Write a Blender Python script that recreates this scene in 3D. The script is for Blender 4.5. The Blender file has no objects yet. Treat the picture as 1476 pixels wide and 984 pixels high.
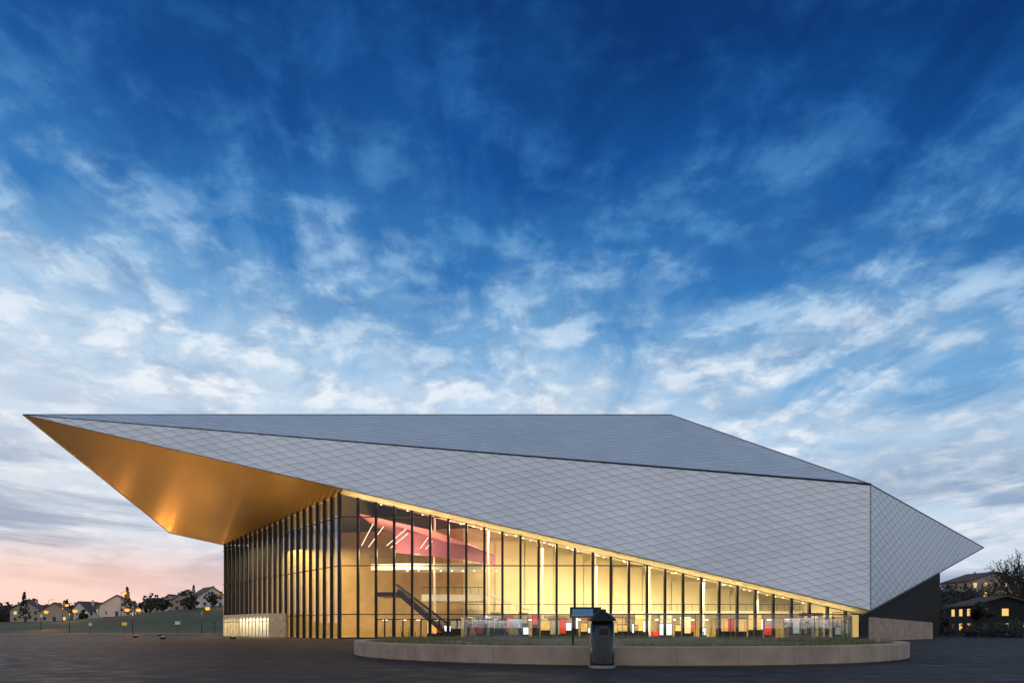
import bpy, math, random
from mathutils import Vector, Matrix
random.seed(7)
S=bpy.context.scene
S.view_settings.view_transform='Standard'; S.view_settings.look='None'; S.view_settings.exposure=0; S.view_settings.gamma=1
COL=S.collection
# ---------------------------------------------------------------- helpers
def link(o,parent=None):
    COL.objects.link(o)
    if parent: o.parent=parent
    return o
def empty(name):
    e=bpy.data.objects.new(name,None); COL.objects.link(e); return e
def mesh(name,v,f,mat=None,parent=None,uv=None,smooth=False):
    m=bpy.data.meshes.new(name); m.from_pydata([tuple(p) for p in v],[],f); m.update()
    if mat: 
        for mm in (mat if isinstance(mat,(list,tuple)) else [mat]): m.materials.append(mm)
    if smooth:
        for p in m.polygons: p.use_smooth=True
    if uv:
        l=m.uv_layers.new(name='UVMap')
        for lp in m.loops: l.data[lp.index].uv=uv(m.vertices[lp.vertex_index].co)
    return link(bpy.data.objects.new(name,m),parent)
BF=[(0,3,2,1),(4,5,6,7),(0,1,5,4),(1,2,6,5),(2,3,7,6),(3,0,4,7)]
class MB:
    """collects boxes / tubes in one mesh"""
    def __init__(s): s.v=[];s.f=[]
    def box(s,x0,x1,y0,y1,z0,z1):
        n=len(s.v); s.v+=[(x0,y0,z0),(x1,y0,z0),(x1,y1,z0),(x0,y1,z0),(x0,y0,z1),(x1,y0,z1),(x1,y1,z1),(x0,y1,z1)]
        s.f+=[tuple(n+i for i in f) for f in BF]
    def obox(s,p,d,l,w,z0,z1,z1b=None):
        """oriented: start p(x,y) direction d, length l, width w centred"""
        nx,ny=-d[1],d[0]; n=len(s.v)
        if z1b is None: z1b=z1
        c=[(p[0]-nx*w/2,p[1]-ny*w/2),(p[0]+d[0]*l-nx*w/2,p[1]+d[1]*l-ny*w/2),(p[0]+d[0]*l+nx*w/2,p[1]+d[1]*l+ny*w/2),(p[0]+nx*w/2,p[1]+ny*w/2)]
        s.v+=[(a,b,z0) for a,b in c]+[(c[0][0],c[0][1],z1),(c[1][0],c[1][1],z1b),(c[2][0],c[2][1],z1b),(c[3][0],c[3][1],z1)]
        s.f+=[tuple(n+i for i in f) for f in BF]
    def beam(s,a,b,w,h):
        """sloped box beam from a to b, width w (horizontal), height h (vertical)"""
        a=Vector(a);b=Vector(b);d=(b-a);d.z=0
        nrm=Vector((-d.y,d.x,0)).normalized()*w/2; up=Vector((0,0,h)); n=len(s.v)
        s.v+=[a-nrm,b-nrm,b+nrm,a+nrm,a-nrm+up,b-nrm+up,b+nrm+up,a+nrm+up]; s.f+=[tuple(n+i for i in f) for f in BF]
    def tube(s,a,b,r0,r1,seg=8,cap=True):
        a=Vector(a);b=Vector(b);d=(b-a).normalized()
        u=d.orthogonal().normalized();w=d.cross(u);n=len(s.v)
        for q,r in((a,r0),(b,r1)):
            for i in range(seg):
                t=2*math.pi*i/seg; s.v.append(q+u*math.cos(t)*r+w*math.sin(t)*r)
        for i in range(seg):
            j=(i+1)%seg; s.f.append((n+i,n+j,n+seg+j,n+seg+i))
        if cap: s.f.append(tuple(n+i for i in range(seg))[::-1]); s.f.append(tuple(n+seg+i for i in range(seg)))
    def lathe(s,c,prof,seg=32):
        n=len(s.v);k=len(prof)
        for r,z in prof:
            for i in range(seg):
                t=2*math.pi*i/seg; s.v.append((c[0]+r*math.cos(t),c[1]+r*math.sin(t),z))
        for a in range(k-1):
            for i in range(seg):
                j=(i+1)%seg; s.f.append((n+a*seg+i,n+a*seg+j,n+(a+1)*seg+j,n+(a+1)*seg+i))
    def quad(s,c,size,rnd=random):
        c=Vector(c);a=Vector((rnd.gauss(0,1),rnd.gauss(0,1),rnd.gauss(0,1))).normalized()
        b=a.orthogonal().normalized();n=len(s.v)
        s.v+=[c-a*size-b*size*.5,c+a*size*.8-b*size*.6,c+a*size+b*size*.5,c-a*size*.7+b*size*.7]; s.f.append((n,n+1,n+2,n+3))
    def make(s,name,mat=None,parent=None,**k): return mesh(name,s.v,s.f,mat,parent,**k)
# ---------------------------------------------------------------- materials
def srgb(r,g,b): 
    f=lambda c:(c/255/12.92) if c/255<=.04045 else ((c/255+.055)/1.055)**2.4
    return (f(r),f(g),f(b),1)
def newmat(name):
    m=bpy.data.materials.new(name); m.use_nodes=True; nt=m.node_tree
    return m,nt,nt.nodes['Principled BSDF']
def N(nt,t,**k):
    n=nt.nodes.new(t)
    for a,b in k.items(): setattr(n,a,b)
    return n
def math_(nt,op,a,b=None,c=None,clamp=False):
    n=N(nt,'ShaderNodeMath',operation=op,use_clamp=clamp)
    for i,x in enumerate((a,b,c)):
        if x is None: continue
        if isinstance(x,(int,float)): n.inputs[i].default_value=x
        else: nt.links.new(x,n.inputs[i])
    return n.outputs[0]
def mixc(nt,f,a,b,blend='MIX'):
    n=N(nt,'ShaderNodeMix',data_type='RGBA',blend_type=blend)
    for i,x in ((0,f),(6,a),(7,b)):
        if isinstance(x,(int,float,tuple)): n.inputs[i].default_value=x
        else: nt.links.new(x,n.inputs[i])
    return n.outputs[2]
def ramp(nt,fac,stops,interp='LINEAR'):
    n=N(nt,'ShaderNodeValToRGB'); r=n.color_ramp; r.interpolation=interp
    while len(r.elements)<len(stops): r.elements.new(.5)
    for e,(p,c) in zip(r.elements,stops): e.position=p; e.color=c if isinstance(c,tuple) else (c,c,c,1)
    if fac is not None: nt.links.new(fac,n.inputs[0])
    return n.outputs[0]
def noise(nt,vec,scale,detail=4,rough=.5,dist=0):
    n=N(nt,'ShaderNodeTexNoise'); n.inputs['Scale'].default_value=scale; n.inputs['Detail'].default_value=detail
    n.inputs['Roughness'].default_value=rough; n.inputs['Distortion'].default_value=dist
    if vec is not None: nt.links.new(vec,n.inputs['Vector'])
    return n.outputs[0]
def simple(name,col,rough=.6,metal=0,var=.25,scale=1.5,emis=None,es=0,bump=0):
    m,nt,b=newmat(name)
    g=N(nt,'ShaderNodeNewGeometry')
    n=noise(nt,g.outputs['Position'],scale,5,.6)
    c=ramp(nt,n,[(.25,tuple(x*(1-var) for x in col[:3])+(1,)),(.75,tuple(min(1,x*(1+var)) for x in col[:3])+(1,))])
    nt.links.new(c,b.inputs['Base Color']); b.inputs['Roughness'].default_value=rough; b.inputs['Metallic'].default_value=metal
    if emis: b.inputs['Emission Color'].default_value=emis; b.inputs['Emission Strength'].default_value=es
    if bump:
        bp=N(nt,'ShaderNodeBump'); bp.inputs['Strength'].default_value=bump; bp.inputs['Distance'].default_value=.02
        nt.links.new(noise(nt,g.outputs['Position'],scale*12,4),bp.inputs['Height']); nt.links.new(bp.outputs[0],b.inputs['Normal'])
    return m
def glassmat(name,tint,refl=.06,gain=1.0):
    m,nt,b=newmat(name); nt.nodes.remove(b); out=nt.nodes['Material Output']
    t=N(nt,'ShaderNodeBsdfTransparent'); t.inputs[0].default_value=tint
    g=N(nt,'ShaderNodeBsdfGlossy'); g.inputs['Roughness'].default_value=.0; g.inputs[0].default_value=(.95,.97,1,1)
    fr=N(nt,'ShaderNodeFresnel'); fr.inputs[0].default_value=1.5
    f=math_(nt,'MULTIPLY_ADD',fr.outputs[0],gain,refl,clamp=True)
    geo=N(nt,'ShaderNodeNewGeometry')
    bp=N(nt,'ShaderNodeBump'); bp.inputs['Strength'].default_value=.15; bp.inputs['Distance'].default_value=.02
    nt.links.new(noise(nt,geo.outputs['Position'],.5,1),bp.inputs['Height']); nt.links.new(bp.outputs[0],g.inputs['Normal'])
    mx=N(nt,'ShaderNodeMixShader'); nt.links.new(f,mx.inputs[0]); nt.links.new(t.outputs[0],mx.inputs[1]); nt.links.new(g.outputs[0],mx.inputs[2])
    nt.links.new(mx.outputs[0],out.inputs[0]); return m
def diamond(name,c1,c2,W,H,rough=.35,metal=.6,line=.10,linecol=(.05,.06,.08,1),tone=.35,lk=.62,bk=1.0):
    m,nt,b=newmat(name); uvn=N(nt,'ShaderNodeUVMap'); sp=N(nt,'ShaderNodeSeparateXYZ'); nt.links.new(uvn.outputs[0],sp.inputs[0])
    u=math_(nt,'DIVIDE',sp.outputs[0],W); v=math_(nt,'DIVIDE',sp.outputs[1],H)
    a=math_(nt,'ADD',u,v); d=math_(nt,'SUBTRACT',v,u)
    fa=math_(nt,'FRACT',a); fb=math_(nt,'FRACT',d)
    cx=N(nt,'ShaderNodeCombineXYZ'); nt.links.new(math_(nt,'FLOOR',a),cx.inputs[0]); nt.links.new(math_(nt,'FLOOR',d),cx.inputs[1])
    wn=N(nt,'ShaderNodeTexWhiteNoise',noise_dimensions='3D'); nt.links.new(cx.outputs[0],wn.inputs[0])
    mn=math_(nt,'MINIMUM',fa,fb)
    ln=math_(nt,'SUBTRACT',1.0,math_(nt,'DIVIDE',mn,line),clamp=True)
    ln=math_(nt,'POWER',ln,.6)
    geo=N(nt,'ShaderNodeNewGeometry')
    big=noise(nt,geo.outputs['Position'],.06,3)
    tonef=math_(nt,'MULTIPLY_ADD',wn.outputs[0],tone,math_(nt,'MULTIPLY',big,1-tone),clamp=True)
    col=mixc(nt,tonef,c1,c2)
    grad=math_(nt,'MULTIPLY_ADD',math_(nt,'ADD',fa,fb),-.10*bk,1.0+.08*bk)  # tone gradient per tile, overlap shading put into the colour
    cg=N(nt,'ShaderNodeCombineColor'); 
    for i in range(3): nt.links.new(grad,cg.inputs[i])
    col=mixc(nt,1.0,col,cg.outputs[0],'MULTIPLY')
    col=mixc(nt,math_(nt,'MULTIPLY',ln,lk),col,linecol)
    nt.links.new(col,b.inputs['Base Color']); b.inputs['Metallic'].default_value=metal
    nt.links.new(math_(nt,'MULTIPLY_ADD',wn.outputs[0],.10*bk,rough-.05*bk),b.inputs['Roughness'])
    bp=N(nt,'ShaderNodeBump'); bp.inputs['Strength'].default_value=.55*bk; bp.inputs['Distance'].default_value=.10
    nt.links.new(math_(nt,'MULTIPLY',math_(nt,'ADD',fa,fb),-.5),bp.inputs['Height'])
    bp2=N(nt,'ShaderNodeBump'); bp2.inputs['Strength'].default_value=.22; bp2.inputs['Distance'].default_value=.15
    nt.links.new(noise(nt,geo.outputs['Position'],.8 if bk>.5 else .35,2),bp2.inputs['Height']); nt.links.new(bp.outputs[0],bp2.inputs['Normal'])
    nt.links.new(bp2.outputs[0],b.inputs['Normal'])
    return m
def emit(name,col,s):
    m,nt,b=newmat(name); nt.nodes.remove(b); e=N(nt,'ShaderNodeEmission'); e.inputs[0].default_value=col; e.inputs[1].default_value=s
    nt.links.new(e.outputs[0],nt.nodes['Material Output'].inputs[0]); return m

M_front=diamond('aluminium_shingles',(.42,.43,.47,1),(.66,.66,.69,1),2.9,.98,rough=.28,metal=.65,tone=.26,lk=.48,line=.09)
M_top=diamond('aluminium_shingles_sky_tint',(.50,.57,.64,1),(.66,.73,.80,1),2.9,.98,rough=.40,metal=.18,line=.10,tone=.22,lk=.5)  # same aluminium as the front, reflected blue sky put into its colour
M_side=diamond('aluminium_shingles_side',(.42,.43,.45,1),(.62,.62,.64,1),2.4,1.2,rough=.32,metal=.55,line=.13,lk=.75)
M_soffit=diamond('soffit_sodium_tint',(.80,.52,.20,1),(.92,.62,.25,1),2.2,.75,rough=.24,metal=.8,line=.06,linecol=(.4,.24,.09,1),tone=.08,lk=.45,bk=.12)  # white aluminium, warm sodium light put into the base colour
M_soffit2=simple('pale_soffit',(.80,.70,.46,1),.5,0,.05)
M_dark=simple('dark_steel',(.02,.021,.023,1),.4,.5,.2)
M_seam=simple('gutter_dark',(.05,.065,.09,1),.4,.5,.1)
M_trim=simple('shell_trim',(.16,.16,.17,1),.4,.5,.1)
M_glass=glassmat('facade_glass',(.96,.96,.90,1),.01,.7)
M_glassL=glassmat('tinted_glass',(.85,.86,.74,1),.01,.34)
M_bal=glassmat('balustrade_glass',(.93,.97,.92,1),.02,.8)
M_cream=simple('cream_plaster',(.80,.74,.54,1),.7,0,.10,.25)
M_wood=simple('ochre_panel',(.58,.38,.16,1),.6,0,.2,.5)
M_ceil=simple('ceiling_plaster',(.82,.77,.60,1),.7,0,.05)
M_violet=simple('violet_ceiling',(.62,.28,.36,1),.6,0,.25,.3)
M_floor=simple('stone_floor',(.40,.32,.20,1),.3,0,.15,.8)
M_tfloor=simple('terrace_paving',(.16,.12,.08,1),.85,0,.3,.8)
M_white=simple('white_paint',(.78,.76,.7,1),.5,0,.06)
M_conc=simple('concrete',(.35,.26,.20,1),.85,0,.30,.9,bump=.4)
M_black=simple('black_gloss',(.012,.011,.010,1),.12,.3,.2)
M_grey=simple('brushed_steel',(.22,.21,.2,1),.4,.6,.1)
M_strip=emit('light_strip',(1,.60,.42,1),2.6)
M_lampwarm=emit('downlight',(1,.85,.55,1),6)
M_lampw=emit('cool_light',(1,.95,.85,1),4)
M_orange=emit('sodium_lamp',(1,.27,.03,1),2.6)
M_red=simple('red_panel',(.55,.04,.03,1),.5,0,.1,emis=(.95,.06,.03,1),es=.6)  # panel colour given an added glow to brighten the exhibits
M_screen=emit('screen_white',(.9,.95,1,1),1.8)
M_screenb=emit('screen_blue',(.15,.35,.7,1),.35)
M_poster=simple('poster',(.6,.35,.12,1),.5,0,.7,1.5,emis=(1,.55,.15,1),es=.8)  # print given its own glow to brighten the exhibits, no lamp
M_bark=simple('bark',(.05,.035,.025,1),.9,0,.3,3)
M_leaf=simple('foliage',(.035,.040,.02,1),.8,0,.5,.6)
M_leafd=simple('foliage_dark',(.030,.028,.018,1),.8,0,.6,.12)
M_grass=simple('grass',(.045,.058,.020,1),.9,0,.5,.06)
M_tuft=simple('ornamental_grass',(.18,.16,.06,1),.8,0,.5,3)
M_gravel=simple('planting_soil',(.06,.05,.035,1),.9,0,.4,4,bump=.6)
M_roof=simple('roof_tile',(.10,.06,.05,1),.8,0,.25,.5)
M_wallw=simple('render_white',(.60,.55,.50,1),.8,0,.08,.3)
M_wallc=simple('render_cream',(.38,.32,.25,1),.8,0,.08,.3)
M_win=simple('window_dark',(.02,.025,.03,1),.15,0,.1)
M_winlit=emit('window_lit',(1,.60,.20,1),1.1)
M_lens=emit('added_uplight_lens',(1,.6,.2,1),4)  # glowing lens for the added soffit uplights

# ---------------------------------------------------------------- world
SUN_EL=math.radians(3); SUN_AZ=math.radians(-35)
w=bpy.data.worlds.new('World'); S.world=w; w.use_nodes=True; nt=w.node_tree
bg=nt.nodes['Background']; tc=N(nt,'ShaderNodeTexCoord'); sp=N(nt,'ShaderNodeSeparateXYZ'); nt.links.new(tc.outputs['Generated'],sp.inputs[0])
X,Y,Z=sp.outputs
zc=math_(nt,'MAXIMUM',Z,0.0)
den=math_(nt,'ADD',zc,.20)
px_=math_(nt,'DIVIDE',X,den); py_=math_(nt,'DIVIDE',Y,den)
def comb(a,b,c=0.0):
    n=N(nt,'ShaderNodeCombineXYZ')
    for i,x in enumerate((a,b,c)):
        if isinstance(x,(int,float)): n.inputs[i].default_value=x
        else: nt.links.new(x,n.inputs[i])
    return n.outputs[0]
P=comb(px_,py_); P2=comb(math_(nt,'ADD',px_,.03),math_(nt,'ADD',py_,.08))
nbig=noise(nt,P,.7,3,.5,.3)
nmid=noise(nt,P,2.1,5,.55,.4)
nf=noise(nt,P,7.5,8,.60,.30); nf2=noise(nt,P2,7.5,8,.60,.30)
STR=comb(math_(nt,'MULTIPLY_ADD',py_,.45,math_(nt,'MULTIPLY',px_,2.4)),math_(nt,'MULTIPLY_ADD',px_,-.25,math_(nt,'MULTIPLY',py_,.95)))
nst=noise(nt,STR,1.6,8,.60,.6)
e=math_(nt,'MULTIPLY_ADD',X,.11,math_(nt,'MULTIPLY_ADD',zc,1.14,-.05))
e=math_(nt,'MULTIPLY_ADD',math_(nt,'SUBTRACT',nbig,.5),-.22,e)
e=math_(nt,'MULTIPLY_ADD',math_(nt,'SUBTRACT',nmid,.5),-.16,e)
e=math_(nt,'MULTIPLY_ADD',math_(nt,'SUBTRACT',nst,.5),-.26,e)
# unseen sky overhead and behind the camera, paled to brighten the shell
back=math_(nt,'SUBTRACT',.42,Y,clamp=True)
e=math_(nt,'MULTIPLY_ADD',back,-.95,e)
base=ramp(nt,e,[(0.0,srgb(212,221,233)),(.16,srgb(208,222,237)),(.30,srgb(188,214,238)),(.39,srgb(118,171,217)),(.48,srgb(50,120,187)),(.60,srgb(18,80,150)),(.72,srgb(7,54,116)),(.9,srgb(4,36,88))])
cover=math_(nt,'ADD',math_(nt,'MULTIPLY',nf,.48),math_(nt,'ADD',math_(nt,'MULTIPLY',nmid,.25),math_(nt,'MULTIPLY',nst,.27)))
cm=ramp(nt,cover,[(.42,0.0),(.60,1.0)],'EASE')
rel=math_(nt,'MULTIPLY_ADD',math_(nt,'SUBTRACT',nf,nf2),4.0,.55,clamp=True)
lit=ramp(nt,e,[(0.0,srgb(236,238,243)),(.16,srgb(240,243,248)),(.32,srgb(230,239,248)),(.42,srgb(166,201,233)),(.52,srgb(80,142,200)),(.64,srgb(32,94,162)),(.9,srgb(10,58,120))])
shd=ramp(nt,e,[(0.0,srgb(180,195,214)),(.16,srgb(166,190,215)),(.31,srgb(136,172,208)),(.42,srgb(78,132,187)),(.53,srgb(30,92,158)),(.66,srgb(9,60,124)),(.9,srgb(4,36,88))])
cc=mixc(nt,rel,shd,lit)
cf=ramp(nt,zc,[(0.0,.25),(.12,.5),(.24,.9),(.45,.95),(.62,.85),(.8,.5)])
sky=mixc(nt,math_(nt,'MULTIPLY',cm,cf),base,cc)
cv2=N(nt,'ShaderNodeMapping'); cv2.inputs['Scale'].default_value=(1,1,5.5); cv2.inputs['Location'].default_value=(3.1,.7,.2); nt.links.new(tc.outputs['Generated'],cv2.inputs[0])
bank=noise(nt,cv2.outputs[0],2.6,6,.58,.5)
bm=ramp(nt,bank,[(.48,0.0),(.60,1.0)],'EASE')
bf=ramp(nt,zc,[(0.0,.3),(.05,.55),(.10,.85),(.16,.6),(.24,.2),(.5,0.0)])
sky=mixc(nt,math_(nt,'MULTIPLY',bm,bf),sky,srgb(108,138,176))
pk=math_(nt,'MULTIPLY',ramp(nt,zc,[(0.0,1.0),(.06,.85),(.125,0.0)],'EASE'),math_(nt,'MULTIPLY_ADD',X,-1.6,.25,clamp=True))
sky=mixc(nt,math_(nt,'MULTIPLY',pk,.8),sky,srgb(242,198,188))
ns=N(nt,'ShaderNodeTexSky',sky_type='NISHITA'); ns.sun_disc=False; ns.sun_elevation=SUN_EL; ns.sun_rotation=SUN_AZ
sky=mixc(nt,.004,sky,ns.outputs[0],'ADD')
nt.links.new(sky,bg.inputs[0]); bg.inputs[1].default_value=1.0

sun=bpy.data.lights.new('sun','SUN'); sun.energy=.08; sun.angle=math.radians(12); sun.color=(1,.75,.6)
so=link(bpy.data.objects.new('sun',sun)); 
dv=Vector((math.sin(SUN_AZ)*math.cos(SUN_EL),math.cos(SUN_AZ)*math.cos(SUN_EL),math.sin(SUN_EL)+.1)); so.rotation_euler=dv.to_track_quat('Z','Y').to_euler()

# ---------------------------------------------------------------- camera (shift lens on a tripod)
cam=bpy.data.cameras.new('camera'); cam.lens=24; cam.sensor_width=36; cam.shift_y=.279; cam.clip_end=9000; cam.clip_start=.1
co=link(bpy.data.objects.new('camera',cam)); co.location=(0,0,1.463); co.rotation_euler=(math.radians(90),0,0); S.camera=co

# ---------------------------------------------------------------- ground
m,nt,b=newmat('asphalt'); g=N(nt,'ShaderNodeNewGeometry'); pos=g.outputs['Position']
n1=noise(nt,pos,.12,6,.6,.6); n2=noise(nt,pos,14,3,.7); n3=noise(nt,pos,.9,6,.65)
c=ramp(nt,n1,[(.3,(.022,.018,.016,1)),(.7,(.050,.040,.035,1))])
c=mixc(nt,.5,c,ramp(nt,n3,[(.3,.5),(.7,1.25)]),'MULTIPLY')
c=mixc(nt,.6,c,ramp(nt,n2,[(.3,.25),(.7,1.7)]),'MULTIPLY')
br=N(nt,'ShaderNodeTexBrick'); br.inputs['Scale'].default_value=.12; br.inputs['Mortar Size'].default_value=.004; br.inputs['Color1'].default_value=(0,0,0,1); br.inputs['Color2'].default_value=(0,0,0,1); br.inputs['Mortar'].default_value=(1,1,1,1)
mp=N(nt,'ShaderNodeMapping'); mp.inputs['Rotation'].default_value=(0,0,.35); nt.links.new(pos,mp.inputs[0]); nt.links.new(mp.outputs[0],br.inputs[0])
c=mixc(nt,math_(nt,'MULTIPLY',br.outputs[0],.35),c,(.10,.085,.075,1))
nt.links.new(c,b.inputs['Base Color']); nt.links.new(ramp(nt,n3,[(.3,.5),(.7,.85)]),b.inputs['Roughness'])
b.inputs['Specular IOR Level'].default_value=.14
bp=N(nt,'ShaderNodeBump'); bp.inputs['Strength'].default_value=.5; bp.inputs['Distance'].default_value=.01; nt.links.new(n2,bp.inputs['Height']); nt.links.new(bp.outputs[0],b.inputs['Normal'])
M_asph=m
mesh('ground',[(-4000,-1500,0),(4000,-1500,0),(4000,5000,0),(-4000,5000,0)],[(0,1,2,3)],M_asph)

def ss(a,b,x):
    t=max(0,min(1,(x-a)/(b-a))); return t*t*(3-2*t)
def terr(x,y):
    L=ss(178,300,y)*(4+8.5*ss(-200,-95,x))*(1-ss(-60,40,x)) + 8*ss(320,700,y)*(1-ss(-60,40,x))
    R=10.0*ss(140,200,y)*ss(66,92,x)
    return L+R-.15
def grid(name,x0,x1,nx,y0,y1,ny,mat):
    v=[];f=[]
    for j in range(ny+1):
        for i in range(nx+1):
            x=x0+(x1-x0)*i/nx;y=y0+(y1-y0)*j/ny; v.append((x,y,terr(x,y)+random.uniform(-.12,.12)*(terr(x,y)>.3)))
    for j in range(ny):
        for i in range(nx):
            a=j*(nx+1)+i; f.append((a,a+1,a+nx+2,a+nx+1))
    return mesh(name,v,f,mat,smooth=True)
grid('hill',-900,0,90,170,900,80,M_grass)
grid('hill',50,500,60,125,500,60,M_grass)
mb=MB(); mb.box(-400,-57,150,158,.002,.004); mb.make('road',simple('road_asphalt',(.06,.058,.055,1),.7))
mb=MB(); mb.box(-400,-60,158,158.3,0,.13); mb.box(-400,-60,149.7,150,0,.13); mb.make('kerb',M_conc)
mb=MB()
for i in range(40): mb.box(-400+i*8.5,-397+i*8.5,153.9,154.05,.004,.008)
mb.make('road_marking',M_white)

# ---------------------------------------------------------------- convention centre
BC=empty('convention_center')
A=Vector((-63.05,88,28.87));F=Vector((-21.73,88,19.32));D=Vector((46.23,88,3.61));C=Vector((47.81,91,20.51))
B=Vector((24.2,104,33.8));E=Vector((86.4,125,16.07));I=Vector((-54.96,130,17.18));H=Vector((-65.35,130.4,19.49))
def pz(a,b,c):
    n=(b-a).cross(c-a); return lambda x,y:a.z-(n.x*(x-a.x)+n.y*(y-a.y))/n.z
left=pz(A,F,I); K=Vector((-22.68,90,left(-22.68,90)))
Dk=Vector((46.2,90,3.15))
def uvplane(a,b,c,rot=0):
    n=(b-a).cross(c-a).normalized(); u=(b-a).normalized(); v=n.cross(u)
    def f(co):
        d=Vector(co)-a; x,y=d.dot(u),d.dot(v); return (x*math.cos(rot)-y*math.sin(rot),x*math.sin(rot)+y*math.cos(rot))
    return f
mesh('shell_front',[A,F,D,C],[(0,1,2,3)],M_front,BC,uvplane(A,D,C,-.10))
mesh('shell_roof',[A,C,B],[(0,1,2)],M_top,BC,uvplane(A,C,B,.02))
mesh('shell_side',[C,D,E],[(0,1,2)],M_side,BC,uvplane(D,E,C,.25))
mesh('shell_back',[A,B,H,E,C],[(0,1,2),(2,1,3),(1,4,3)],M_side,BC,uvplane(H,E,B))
mesh('soffit_left',[A,H,I,K,F],[(0,1,2,3,4)],M_soffit,BC,uvplane(F,A,I,.0))
mesh('soffit_front',[F,K,Dk,D],[(0,1,2,3)],M_soffit2,BC)
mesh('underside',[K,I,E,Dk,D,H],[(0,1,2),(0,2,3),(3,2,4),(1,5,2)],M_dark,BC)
mb=MB()
off=Vector((0,-.10,.05))
mb.tube(A+off*.4,C+off,.03,.10,6); mb.make('ridge_gutter',M_seam,BC)
mb=MB()
mb.tube(A,D+Vector((0,-.03,0)),.05,.07,6); mb.tube(C,D,.07,.07,6); mb.tube(A,B,.07,.1,6); mb.tube(B,C,.1,.1,6)
mb.tube(C,E,.09,.09,6); mb.tube(D,E,.1,.1,6); mb.tube(A,H,.08,.08,6); mb.tube(H,I,.08,.08,6)
mb.make('shell_edge_trim',M_trim,BC)
def ztop(x): return Dk.z+(K.z-Dk.z)*(Dk.x-x)/(Dk.x-K.x)
XR=45.9
mesh('front_glass',[(K.x,90,0),(XR,90,0),(XR,90,ztop(XR)),(K.x,90,K.z)],[(0,1,2,3)],M_glass,BC)
mb=MB(); sp_=2.38
x=K.x
while x<XR+.1:
    hw=.15
    mb.box(x-hw,x+hw,89.80,90.30,0,ztop(x)-.02); x+=sp_
for z in (3.2,9.6,16.0):
    xe=min(XR,K.x+(K.z-z)/((K.z-Dk.z)/(Dk.x-K.x)))
    mb.box(K.x,xe,89.86,90.15,z-.06,z+.06)
mb.box(K.x,XR,89.84,90.2,0,.18)
mb.make('front_mullions',M_dark,BC)
mb=MB()
for k in range(6):
    x0=K.x+sp_*(2+k)+.13
    for a in (0,1.06): 
        mb.box(x0+a,x0+a+.09,89.70,89.79,.0,2.6); mb.box(x0+a+.97,x0+a+1.06,89.70,89.79,.0,2.6); mb.box(x0+a+.09,x0+a+.97,89.70,89.79,2.48,2.6); mb.box(x0+a+.09,x0+a+.97,89.70,89.79,0,.22)
        mb.box(x0+a+.80,x0+a+.84,89.60,89.66,.8,1.7)
mb.make('front_doors',M_dark,BC)
dirL=Vector((I.x-K.x,I.y-K.y)); LL=dirL.length; dirL/=LL; outn=Vector((-dirL.y,dirL.x)); 
if outn.y>0: outn=-outn
mesh('left_glass',[(K.x,K.y,0),(I.x,I.y,0),I,K],[(0,1,2,3)],M_glassL,BC)
mb=MB(); t=0
while t<LL+.05:
    p=Vector((K.x,K.y))+dirL*t
    mb.obox((p.x-outn.x*.1,p.y-outn.y*.1),(outn.x,outn.y),.42,.2,0,left(p.x,p.y)-.02,left(p.x+outn.x*.32,p.y+outn.y*.32)-.03)
    t+=sp_
for z in (3.2,9.6,16.0):
    mb.obox((K.x+outn.x*.03,K.y+outn.y*.03),dirL,LL,.16,z-.06,z+.06)
mb.make('left_fins',M_dark,BC)
vs=Vector((K.x,K.y))+dirL*(.34*LL); vl=.44*LL; dpt=2.6
mbf=MB(); mbg=MB()
p0=vs+outn*.65
mbf.obox((p0+outn*dpt/2),dirL,vl,dpt,3.15,3.6)
mbf.obox((p0),(outn.x,outn.y),dpt,.35,0,3.149)
mbf.obox((p0+dirL*vl),(outn.x,outn.y),dpt,.35,0,3.149)
for q in range(1,14):
    mbg.obox(p0+outn*(dpt-.2)+dirL*(vl*q/14-.05),dirL,.10,.12,0,3.14)
mbg.obox(p0+outn*(dpt-.2),dirL,vl,.1,2.35,2.43)
mbf.make('vestibule_frame',simple('vestibule_cladding',(.66,.56,.40,1),.5),BC); mbg.make('vestibule_mullions',M_conc,BC)
mb=MB(); mb.obox(p0+outn*.15,dirL,vl,.06,.02,3.14); mb.make('vestibule_back_panel',M_white,BC)
a=p0+outn*(dpt-.25);b_=a+dirL*vl
mesh('vestibule_glass',[(a.x,a.y,.02),(b_.x,b_.y,.02),(b_.x,b_.y,3.14),(a.x,a.y,3.14)],[(0,1,2,3)],M_glassL,BC)
# interior ------------------------------------------------------------
mesh('interior_floor',[(K.x,90.02,.01),(45.9,90.02,.01),(45.9,112,.01),(-52,129,.01)],[(0,1,2,3)],M_floor,BC)
def zc_(x,y): return ztop(x)-.05+.12*(y-90)
mesh('interior_ceiling',[(K.x,90.1,zc_(K.x,90)),(45.9,90.1,zc_(45.9,90)),(45.9,112,zc_(45.9,112)),(K.x,112,zc_(K.x,112)),(-50,124,17.2)],[(0,1,2,3),(0,3,4)],M_ceil,BC)
mesh('interior_back_wall',[(-8,112,0),(45.8,112,0),(45.8,112,zc_(45.8,112)+.1),(-8,112,zc_(-8,112)+.1)],[(0,1,2,3)],M_cream,BC)
mesh('interior_atrium_wall',[(-8,112,0),(-8,112,18.6),(-36,118,21.5),(-36,118,0)],[(0,1,2,3)],simple('atrium_wall',(.62,.42,.18,1),.6,0,.2,.3),BC)
mesh('interior_end_wall',[(45.85,90.3,0),(45.85,112,0),(45.85,112,6.2),(45.85,90.3,3.1)],[(0,1,2,3)],M_cream,BC)
mesh('interior_left_wall',[(-36,118,0),(-36,118,19),(-49,128,19),(-49,128,0)],[(0,1,2,3)],simple('west_wall',(.50,.36,.15,1),.6),BC)
mb=MB()
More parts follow.
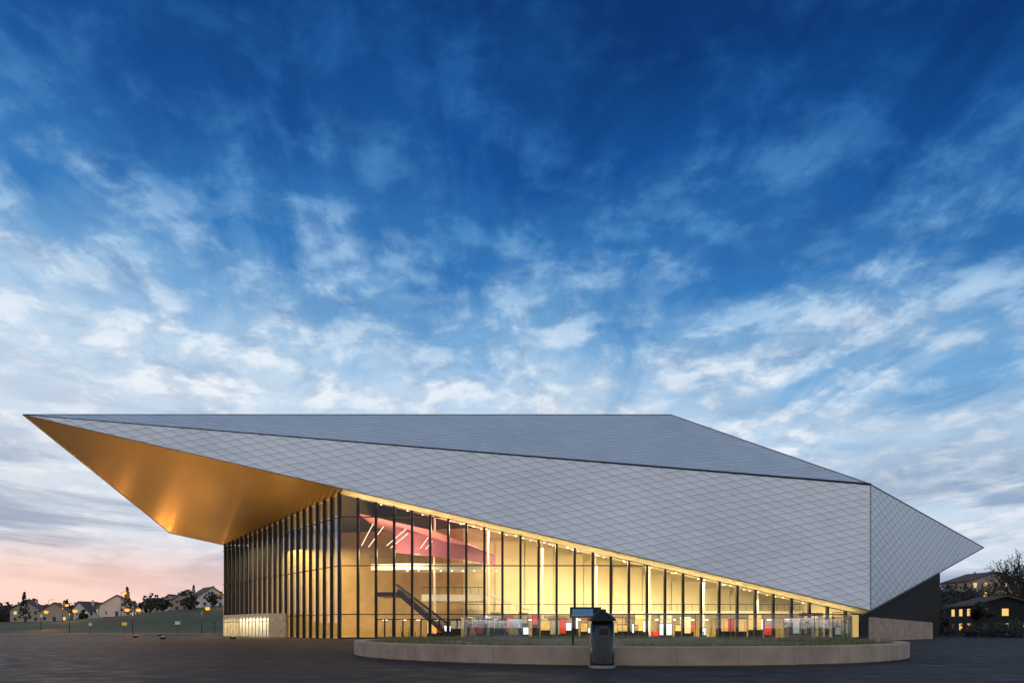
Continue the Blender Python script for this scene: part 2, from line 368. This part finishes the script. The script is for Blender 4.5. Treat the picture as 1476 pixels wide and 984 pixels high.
for k in range(11):
    x0=-7.5+k*4.8; dd=.25*(k%2); mb.box(x0,x0+4.68,111.6-dd,111.85,4.2,min(zc_(x0+4.7,111.7)-.3,15.5))
mb.make('interior_wall_panels',M_cream,BC)
mb=MB(); mb.box(-7.8,45.5,107.0,111.3,3.6,4.05); mb.make('gallery_edge',M_ceil,BC)
mb=MB(); mb.tube((-7.8,107.1,5.1),(45.4,107.1,5.1),.05,.05,6)
for k in range(45): mb.tube((-7.7+k*1.2,107.1,4.05),(-7.7+k*1.2,107.1,5.1),.025,.025,5)
mb.make('gallery_railing',M_dark,BC)
mb=MB(); 
for k in range(12): mb.box(-7+k*4.4,-7+k*4.4+2.4,111.4,111.58,.02,2.9)
mb.make('back_wall_niches',M_wood,BC)
mesh('auditorium_ceiling',[(-21,93,17.0),(-10.5,93,14.6),(-2.5,104,12.4),(-9,110,13.2),(-22,110,17.6)],[(0,1,2,3,4)],M_violet,BC)
mesh('auditorium_volume',[(-17,100,15.8),(-6,100,13.6),(-2.5,104,12.4),(-2.5,104,10.9),(-7,100,11.4),(-17,100,12.4)],[(0,1,4,5),(1,2,3,4)],simple('mauve_panel',(.42,.20,.30,1),.5,0,.15),BC)
mb=MB()
mb.box(-18,-4.5,103,109,10.2,11.1); mb.box(-13.5,-4.0,102,109,5.4,6.4); mb.box(-21.5,-18.0,104,109,10.2,11.1)
mb.beam((-4.0,103,6.4),(2.6,103,4.05),2.4,.5)
mb.make('balconies',M_white,BC)
mb=MB()
for z,x0,x1,y in ((11.1,-21.4,-4.6,103.1),(6.4,-13.4,-4.1,102.1)):
    mb.tube((x0,y,z+1.05),(x1,y,z+1.05),.05,.05,6)
    q=x0
    while q<x1: mb.tube((q,y,z),(q,y,z+1.05),.03,.03,5); q+=1.2
mb.make('balcony_railings',M_dark,BC)
mb=MB()
for xx in (-11.5,-3.5,4.5,12.5,20.5,28.5,36.5): mb.tube((xx,101.5,.02),(xx,101.5,zc_(xx,101.5)-.05),.17,.17,12)
mb.make('interior_columns',M_white,BC)
ES=MB(); ER=MB(); EW=MB()
for yy in (98.2,100.4):
    ES.beam((-16.4,yy,6.1),(-9.6,yy,.35),1.5,.75)
    for s in (-.72,.72):
        ER.beam((-16.9,yy+s,7.75),(-9.1,yy+s,1.75),.12,.14)
        for k in range(14):
            x=-16.4+k*7/14; z=6.9-5.75*k/13.8; EW.tube((x,yy+s,z),(x,yy+s,z+.85),.04,.04,5)
    n_=26
    for k in range(n_):
        x=-16.3+k*6.7/n_; ES.box(x,x+.24,yy-.6,yy+.6,6.85-5.75*(k+.5)/n_,7.0-5.75*(k+.5)/n_)
ES.box(-19.4,-16.4,97.3,103,5.9,6.5)
ES.make('escalator_truss',M_dark,BC); EW.make('escalator_balustrade',M_grey,BC); ER.make('escalator_handrail',M_dark,BC)
mb=MB()
for (x0,z0,x1,z1) in ((-21.6,13.2,-19.9,16.4),(-20.6,13.0,-18.4,16.0),(-18.0,13.2,-15.2,15.6),(-17.4,12.9,-14.9,15.0),(-13.2,12.8,-12.0,14.4),(-12.4,12.7,-11.4,13.9)):
    mb.tube((x0,98,z0),(x1,98,z1),.055,.055,6)
mb.make('light_tubes',M_strip,BC)
mb=MB(); rr=random.Random(9)
for r in range(3):
    for k in range(17):
        x=-18+k*3.7+rr.uniform(-.3,.3)+r*1.2; y=94+r*6; z=zc_(x,y)-.05
        if x>44: continue
        mb.tube((x,y,z+.03),(x,y,z-.06),.09,.09,8)
for k in range(9):
    x=-16+k*1.7; mb.tube((x,104.5,10.18),(x,104.5,10.1),.10,.10,8)
for k in range(12):
    x=-6+k*4.3; mb.tube((x,108,3.58),(x,108,3.5),.12,.12,8)
mb.make('ceiling_downlights',M_lampwarm,BC)
mb=MB(); mr=MB(); msw=MB(); mp_=MB(); mdk=MB()
rr=random.Random(3)
for k in range(58):
    x=-12+k*.98+rr.uniform(-.5,.5); y=rr.uniform(92,104); t=rr.random(); h=rr.uniform(1.4,3.5); wd=rr.uniform(.5,1.9)
    if 37<x<41.5 and y<95: continue
    tgt=(mr if t<.30 else mp_ if t<.58 else msw if t<.80 else mb)
    mdk.box(x-.05,x+wd+.05,y+.01,y+.12,0.02,h+.1); tgt.box(x,x+wd,y-.03,y,h*rr.uniform(.2,.6),h)
    mdk.box(x+.1,x+wd-.1,y-.3,y+.4,.012,.06)
for k in range(5): mr.box(8+k*3.1,10.2+k*3.1,105.0,105.9,.02,.9)
mr.make('exhibit_panels_red',M_red,BC); msw.make('exhibit_screens',M_screen,BC); mp_.make('exhibit_posters',M_poster,BC); mb.make('exhibit_panels_white',M_white,BC); mdk.make('exhibit_frames',M_dark,BC)
mb=MB(); mb.box(-6,4,105,106.2,.02,1.1); mb.box(-6.1,4.1,104.9,106.3,1.102,1.16)
mb.make('reception_counter',M_wood,BC)
mb=MB()
for k in range(26): 
    x=-20+k*2.5+rr.uniform(-.4,.4); mb.box(x,x+rr.uniform(.3,1.0),106.8,106.9,2.6,2.8)
mb.make('counter_lights',M_lampw,BC)
mb=MB()
for k in range(16):
    x=-14+k*3.4+rr.uniform(-.6,.6); y=rr.uniform(93,99)
    mb.tube((x,y,.02),(x,y,.72),.04,.04,6); mb.tube((x,y,.72),(x,y,.76),.4,.4,12)
    for s in(-.75,.75):
        mb.box(x+s-.2,x+s+.2,y-.2,y+.2,.42,.46); mb.box(x+s*1.25-.02,x+s*1.25+.02,y-.2,y+.2,.46,.9)
        for dx in(-.17,.17):
            for dy in(-.17,.17): mb.box(x+s+dx-.015,x+s+dx+.015,y+dy-.015,y+dy+.015,.02,.42)
mb.make('cafe_tables_and_chairs',M_dark,BC)
mb=MB(); cx,cy=39.4,90.0
mb.lathe((cx,cy),[(0,3.0),(1.5,3.0),(1.5,3.35),(0,3.35)],28)
for k in range(4):
    t=k*math.pi/2+.4; mb.tube((cx+1.4*math.cos(t),cy+1.4*math.sin(t),0),(cx+1.4*math.cos(t),cy+1.4*math.sin(t),3),.05,.05,6)
    mb.tube((cx,cy,1.1),(cx+1.35*math.cos(t),cy+1.35*math.sin(t),1.1),.03,.03,6)
mb.tube((cx,cy,0),(cx,cy,3),.05,.05,8)
mb.make('revolving_door_frame',M_dark,BC)
mb=MB(); mb.lathe((cx,cy),[(1.42,.05),(1.42,2.98)],28); mb.make('revolving_door_glass',M_bal,BC)
def wall(name,p,q,z0,z1a,z1b,mat):
    return mesh(name,[(p[0],p[1],z0),(q[0],q[1],z0),(q[0],q[1],z1b),(p[0],p[1],z1a)],[(0,1,2,3)],mat,BC)
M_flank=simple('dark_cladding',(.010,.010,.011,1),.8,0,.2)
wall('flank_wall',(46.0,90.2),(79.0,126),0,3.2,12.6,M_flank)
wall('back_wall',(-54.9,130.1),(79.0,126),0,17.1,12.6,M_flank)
def area(name,loc,sx,sy,en,col,rot=(0,0,0),parent=BC):
    l=bpy.data.lights.new(name,'AREA'); l.shape='RECTANGLE'; l.size=sx; l.size_y=sy; l.energy=en; l.color=col
    o=link(bpy.data.objects.new(name,l),parent); o.location=loc; o.rotation_euler=rot; return o
WARM=(1,.81,.46); KI=.54
for x,e_ in ((-17,3600),(-6,6000),(5,7600),(16,7000),(27,5200),(38,3000)):
    area('auditorium_fill',(x,99,zc_(x,99)-.5 if x>-10 else 12.2),7,8,e_*KI,WARM)
area('auditorium_fill',(-17,96.5,8.5),7,3,3000*KI,(1,.58,.32),(math.pi,0,0))  # added upward fill to brighten the auditorium ceiling, no fixture there
area('auditorium_fill',(-36,113,15),16,6,8500*KI,(1,.76,.34),(0,0,math.radians(-50)))
area('gallery_light',(20,108.5,3.4),48,1.5,1300*KI,(1,.78,.40))
pv=p0+outn*1.2+dirL*vl/2
area('vestibule_light',(pv.x,pv.y,3.1),1.4,vl*.9,2300*KI,(1,.85,.6),(0,0,math.atan2(dirL.y,dirL.x)-math.pi/2))
sl=math.atan2(K.z-Dk.z,Dk.x-K.x); mxx=(K.x+Dk.x)/2
area('cove_light',(mxx,89.2,(K.z+Dk.z)/2-1.0),68,.12,1100*KI,(1,.80,.42),(math.pi,sl,0))
for k,(x,y,e_) in enumerate(((-44,86,9500),(-54,98,13000),(-63,122,20000),(-36,88,6500))):
    mb=MB(); mb.lathe((0,0),[(0,.30),(.34,.30),(.38,.26),(.38,0)],20)
    o=empty('added_ground_uplight'); o.location=(x,y,0)  # invented fixture, added to light the soffit from below
    q=mb.make('housing',M_dark,o); mb=MB(); mb.lathe((0,0),[(0,.31),(.26,.31)],20); mb.make('lens',M_lens,o)
    l=bpy.data.lights.new('soffit_fill_spot','SPOT'); l.energy=e_*1.5; l.color=(1,.60,.24); l.spot_size=math.radians(120); l.spot_blend=1; l.shadow_soft_size=.25
    lo=link(bpy.data.objects.new('soffit_fill_spot',l),o); lo.location=(0,0,.4); lo.rotation_euler=(math.pi,0,0)

# ---------------------------------------------------------------- circular terrace
cx,cy=6.13,40.5; R=15.1; TH=.75
PL=empty('circular_planter')
mb=MB(); mb.lathe((cx,cy),[(R-.06,0),(R,.05),(R,TH-.03),(R-.03,TH),(R-.6,TH),(R-.62,TH-.02),(R-.62,.55)],160); mb.make('concrete_rim',M_conc,PL)
mb=MB(); mb.lathe((cx,cy),[(R-.625,.58),(11.6,.6)],96); mb.make('planting_bed',M_gravel,PL)
mb=MB(); mb.lathe((cx,cy),[(11.6,.61),(0,.61)],96); mb.make('terrace_floor',M_tfloor,PL)
mb=MB()
for k in range(40):
    t=2*math.pi*k/40; mb.obox((cx+math.cos(t)*(R+.001),cy+math.sin(t)*(R+.001)),(math.cos(t),math.sin(t)),.005,.012,.06,TH-.05)
mb.make('rim_joints',simple('joint',(.2,.16,.13,1),.9),PL)
mb=MB(); rg=random.Random(5)
for k in range(4200):
    t=rg.uniform(0,2*math.pi); r=rg.uniform(12.0,R-.75); 
    if math.sin(t*5+1)+math.sin(t*11)<-.6 and rg.random()<.8: continue
    x=cx+r*math.cos(t);y=cy+r*math.sin(t); 
    for q in range(4):
        h=rg.uniform(.12,.46); a=rg.uniform(0,6.28); lx=math.cos(a);ly=math.sin(a); n=len(mb.v); le=rg.uniform(.05,.2)
        bx=x+rg.uniform(-.08,.08);by=y+rg.uniform(-.08,.08)
        mb.v+=[(bx-ly*.012,by+lx*.012,.58),(bx+ly*.012,by-lx*.012,.58),(bx+lx*le,by+ly*le,.58+h)]; mb.f.append((n,n+1,n+2))
mb.make('ornamental_grass',M_tuft)
BA=empty('glass_balustrade'); bx,by,br_=7.9,40.3,10.9
mb=MB(); mf=MB(); mj=MB()
NP=44
for k in range(NP):
    t0=2*math.pi*(k+.03)/NP;t1=2*math.pi*(k+.97)/NP
    p=(bx+br_*math.cos(t0),by+br_*math.sin(t0));q=(bx+br_*math.cos(t1),by+br_*math.sin(t1)); n=len(mb.v)
    mb.v+=[(p[0],p[1],.66),(q[0],q[1],.66),(q[0],q[1],2.05),(p[0],p[1],2.05)]; mb.f.append((n,n+1,n+2,n+3))
    t=2*math.pi*k/NP; x,y=bx+br_*math.cos(t),by+br_*math.sin(t)
    mj.tube((x,y,.6),(x,y,2.0),.014,.014,6)
mf.lathe((bx,by),[(br_+.05,.60),(br_+.05,.68),(br_-.05,.68),(br_-.05,.60)],88)
mf.lathe((bx,by),[(br_+.015,2.05),(br_+.015,2.075),(br_-.015,2.075),(br_-.015,2.05),(br_+.015,2.05)],88)
mb.make('glass_panels',M_bal,BA); mf.make('rails',simple('steel_rail',(.25,.24,.22,1),.4,.9),BA); mj.make('posts',simple('steel_post',(.2,.2,.19,1),.4,.9),BA)

BIN=empty('litter_bin'); BIN.location=(3.29,24.9,0)
mb=MB(); mb.lathe((0,0),[(0,0),(.50,0),(.50,.07),(.44,.10)],40); mb.make('base',simple('bin_base',(.3,.27,.24,1),.5,.6),BIN)
mb=MB(); mb.lathe((0,0),[(.44,.101),(.44,1.62),(.40,1.63),(.40,1.70)],40); mb.make('body',M_black,BIN,smooth=True)
mb=MB(); mb.lathe((0,0),[(.38,1.70),(.50,1.70),(.50,1.76),(.30,1.95),(.15,2.03),(.15,2.12),(0,2.14)],40); mb.make('cap',simple('bin_cap',(.012,.012,.013,1),.5,.2,.2),BIN)
mb=MB(); mb.box(-.16,.16,-.455,-.43,1.25,1.42); mb.make('slot',M_dark,BIN)

SG=empty('information_sign'); mb=MB(); mb.box(2.9,3.0,33,33.1,.6,1.93); mb.box(4.1,4.2,33,33.1,.6,1.93); mb.box(2.8,4.3,32.95,33.12,1.93,2.45); mb.make('frame',M_dark,SG)
mb=MB(); mb.box(2.9,3.9,32.93,32.945,2.02,2.36); mb.make('panel',M_screenb,SG)

CW=MB(); CW.obox((39.4,75),(.745,.667),19.8,.4,0,2.6,2.1); CW.make('concrete_wall',M_conc)
# ---------------------------------------------------------------- houses
def house(x,y,w_,d,h,rot,wall,lit,rh=None,name='house',zz=None):
    z=terr(x,y)-.3 if zz is None else zz
    o=empty(name); o.location=(x,y,z); o.rotation_euler=(0,0,rot); rh=rh or w_*.33
    v=[(-w_/2,-d/2,0),(w_/2,-d/2,0),(w_/2,d/2,0),(-w_/2,d/2,0),(-w_/2,-d/2,h),(w_/2,-d/2,h),(w_/2,d/2,h),(-w_/2,d/2,h),(0,-d/2,h+rh),(0,d/2,h+rh)]
    mesh('walls',v,[(0,1,5,8,4),(1,2,6,5),(2,3,7,9,6),(3,0,4,7)],wall,o)
    ov=.6; k=rh/(w_/2); zb=h-ov*k+.1
    v=[(-w_/2-ov,-d/2-ov,zb),(0,-d/2-ov,h+rh+.1),(w_/2+ov,-d/2-ov,zb),(-w_/2-ov,d/2+ov,zb),(0,d/2+ov,h+rh+.1),(w_/2+ov,d/2+ov,zb)]
    v+=[(a,b,c+.25) for a,b,c in v]
    mesh('roof',v,[(6,7,10,9),(7,8,11,10),(0,3,4,1),(1,4,5,2),(0,1,7,6),(1,2,8,7),(3,9,10,4),(4,10,11,5),(0,6,9,3),(2,5,11,8)],M_roof,o)
    mb=MB(); mb.box(w_*.2,w_*.2+.7,0,.7,h+rh*.3,h+rh+.9); mb.make('chimney',wall,o)
    md=MB();ml=MB()
    for s in range(max(1,int(h/2.7))):
        nw=max(2,int(w_/3))
        for q in range(nw):
            xx=-w_/2+w_*(q+.5)/nw; t=ml if random.random()<lit else md
            t.box(xx-.55,xx+.55,-d/2-.04,-d/2+.02,.9+2.7*s,2.2+2.7*s)
        for q in range(3):
            yy=-d/2+d*(q+.5)/3; t=ml if random.random()<lit else md
            t.box(w_/2-.02,w_/2+.04,yy-.5,yy+.5,.9+2.7*s,2.2+2.7*s); t.box(-w_/2-.04,-w_/2+.02,yy-.5,yy+.5,.9+2.7*s,2.2+2.7*s)
    md.box(-.5,.5,-d/2-.05,-d/2+.02,0,2.1)
    md.make('windows_and_door',M_win,o)
    if ml.v: ml.make('lit_windows',M_winlit,o)
    return o
hs=[(-212,300),(-200,322),(-190,285),(-176,300),(-165,320),(-160,278),(-150,335),(-143,300),(-134,318),(-128,345),(-121,330),(-140,362),(-166,350),(-185,350),(-118,300),(-205,360),(-129,290),(-152,310),(-122,315)]
for i,(x,y) in enumerate(hs):
    house(x,y,random.uniform(9,13),random.uniform(8,11),random.choice([4.6,5.4,5.6]),random.uniform(-.9,.9),random.choice([M_wallw,M_wallw,M_wallc]),.10)
house(141,205,17,10,5.4,.15,M_wallc,.4,2.6)
house(90,128,11,8,5.4,-.1,M_flank,.6,1.6,zz=0)
house(152,190,10,10,5.4,-.4,M_wallw,.3,3.0)

# ---------------------------------------------------------------- trees
def crown(mb,c,rx,rz,n,size,rnd):
    cl=[(Vector((rnd.gauss(0,.45),rnd.gauss(0,.45),rnd.gauss(0,.45))),rnd.uniform(.25,.5)) for _ in range(9)]
    for k in range(n):
        cc,r=rnd.choice(cl); d=Vector((rnd.gauss(0,1),rnd.gauss(0,1),rnd.gauss(0,1))).normalized()*r*rnd.uniform(.6,1.05)
        p=cc+d; mb.quad((c[0]+p.x*rx,c[1]+p.y*rx,c[2]+p.z*rz),size*rnd.uniform(.6,1.4),rnd)
rt=random.Random(11); mb=MB()
for k in range(110):
    y=rt.uniform(262,420); x=-y*rt.uniform(.43,.80); z=terr(x,y)
    if any(abs(x-a)<7 and -22<y-b<8 for a,b in hs): continue
    h=rt.uniform(3,7.5) 
    if rt.random()<.16:
        h=rt.uniform(8,13)
        for q in range(160):
            t=rt.random()**.8; r=(1-t)*h*.2*rt.uniform(.5,1.1); a=rt.uniform(0,6.28); mb.quad((x+r*math.cos(a),y+r*math.sin(a),z+h*(.1+.9*t)),.5,rt)
    else: crown(mb,(x,y,z+h*.5),h*.6,h*.5,170,.5,rt)
mb.make('distant_trees',M_leafd)
mb=MB()
for k in range(150):
    y=rt.uniform(400,640); x=-y*rt.uniform(.40,.82); h=rt.uniform(7,13); crown(mb,(x,y,terr(x,y)+h*.4),h*.8,h*.5,120,1.1,rt)
for k in range(90):
    y=rt.uniform(205,280); x=y*rt.uniform(.55,.95); h=rt.uniform(5,9); crown(mb,(x,y,terr(x,y)+h*.4),h*.7,h*.5,200,.6,rt)
mb.make('distant_trees',M_leafd)
mb=MB()
for k in range(80):
    y=rt.uniform(134,185); x=y*rt.uniform(.60,.84); h=rt.uniform(4,8); crown(mb,(x,y,terr(x,y)+h*.35),h*.7,h*.5,260,.35,rt)
for k in range(26):
    y=rt.uniform(100,118); x=y*rt.uniform(.655,.80); h=rt.uniform(1.5,2.8); crown(mb,(x,y,h*.35),h*.9,h*.5,200,.2,rt)
mb.make('hedge',M_leafd)
def tree(x,y,h,seed,dens=1.0,z=None):
    rd=random.Random(seed); z=terr(x,y) if z is None else z
    o=empty('tree'); o.location=(x,y,z); tb=MB(); lb=MB(); tips=[]
    def br(p,d,l,r,lev):
        q=p+d*l; tb.tube(p,q,r,r*.65,7 if lev<2 else 4,False)
        if lev>=4: tips.append(q); return
        if lev>=2: tips.append(q)
        for i in range(3 if lev else 5):
            a=rd.uniform(0,6.28); s=rd.uniform(.35,.85)
            nd=(d+Vector((math.cos(a)*s,math.sin(a)*s,rd.uniform(-.1,.35)))).normalized()
            br(p+d*l*rd.uniform(.65,1),nd,l*rd.uniform(.55,.8),r*.55,lev+1)
    br(Vector((0,0,0)),Vector((rd.uniform(-.05,.05),rd.uniform(-.05,.05),1)).normalized(),h*.33,h*.022,0)
    for q in tips:
        for k in range(int(7*dens)):
            lb.quad(q+Vector((rd.gauss(0,.5),rd.gauss(0,.5),rd.gauss(0,.45)))*h*.05,.16,rd)
    tb.make('trunk_and_limbs',M_bark,o)
    if lb.v: lb.make('foliage',M_leaf,o)
for i,(x,y,h,dn) in enumerate(((95,128,18,.5),(101,134,20,.4),(110,145,18,.4),(93,114,10,2),(104,128,14,1.5),(99,138,9,1.5),(118,158,15,.4),(112,162,12,.3),(82,119,7,2.0),(97,122,12,2))):
    tree(x,y,h,20+i,dn)
# ---------------------------------------------------------------- street lamps
def lamp(x,y,h,double=False,en=350):
    o=empty('street_lamp'); o.location=(x,y,terr(x,y) if y>185 else 0); mb=MB(); mb.tube((0,0,0),(0,0,h),.12,.08,8); mb.tube((0,0,0),(0,0,.5),.18,.16,8)
    hd=MB(); le=MB()
    for s in ((-1,1) if double else (1,)):
        mb.tube((0,0,h),(s*1.2,0,h+.25),.05,.04,6); hd.box(s*1.5-.42,s*1.5+.42,-.18,.18,h+.2,h+.34)
        le.lathe((s*1.5,0),[(0,h-.6),(.4,h-.5),(.6,h-.2),(.42,h+.195)],14)  # globe oversized so it also stands for the lamp's glow halo
        l=bpy.data.lights.new('lamp_light','POINT'); l.energy=en*4; l.color=(1,.42,.10); l.shadow_soft_size=.3
        lo=link(bpy.data.objects.new('lamp_light',l),o); lo.location=(s*1.5,0,h-1.1)
    mb.make('pole',M_dark,o); hd.make('head',M_dark,o); le.make('bulb_halo',M_orange,o)
for x,y,h,dbl in ((-118,182,6.0,0),(-100,180,6.2,1),(-138,200,5.5,0),(-80,176,6.5,0),(-158,240,6,0),(-150,262,9,0),(-190,280,9,0),(-112,262,6,0)):
    lamp(x,y,h,dbl)
lamp(112,138,7,0,120)
def sign(x,y,h,mat,shape='rect'):
    o=empty('traffic_sign'); o.location=(x,y,0); mb=MB(); mb.tube((0,0,0),(0,0,h),.04,.04,8); mb.make('post',M_dark,o)
    mb=MB()
    if shape=='round': mb.tube((0,-.08,h-.35),(0,-.05,h-.35),.35,.35,20)
    else: mb.box(-.55,.55,-.08,-.05,h-.7,h)
    mb.make('plate',mat,o)
M_yel=simple('yellow_sign',(.6,.42,.03,1),.5,emis=(1,.6,.05,1),es=.2)
sign(-84,148,2.6,M_yel); sign(-71,145,2.8,M_white); sign(-92,149,2.5,M_white,'round'); sign(-61,140,2.6,simple('blue_sign',(.05,.12,.4,1),.5),'round')
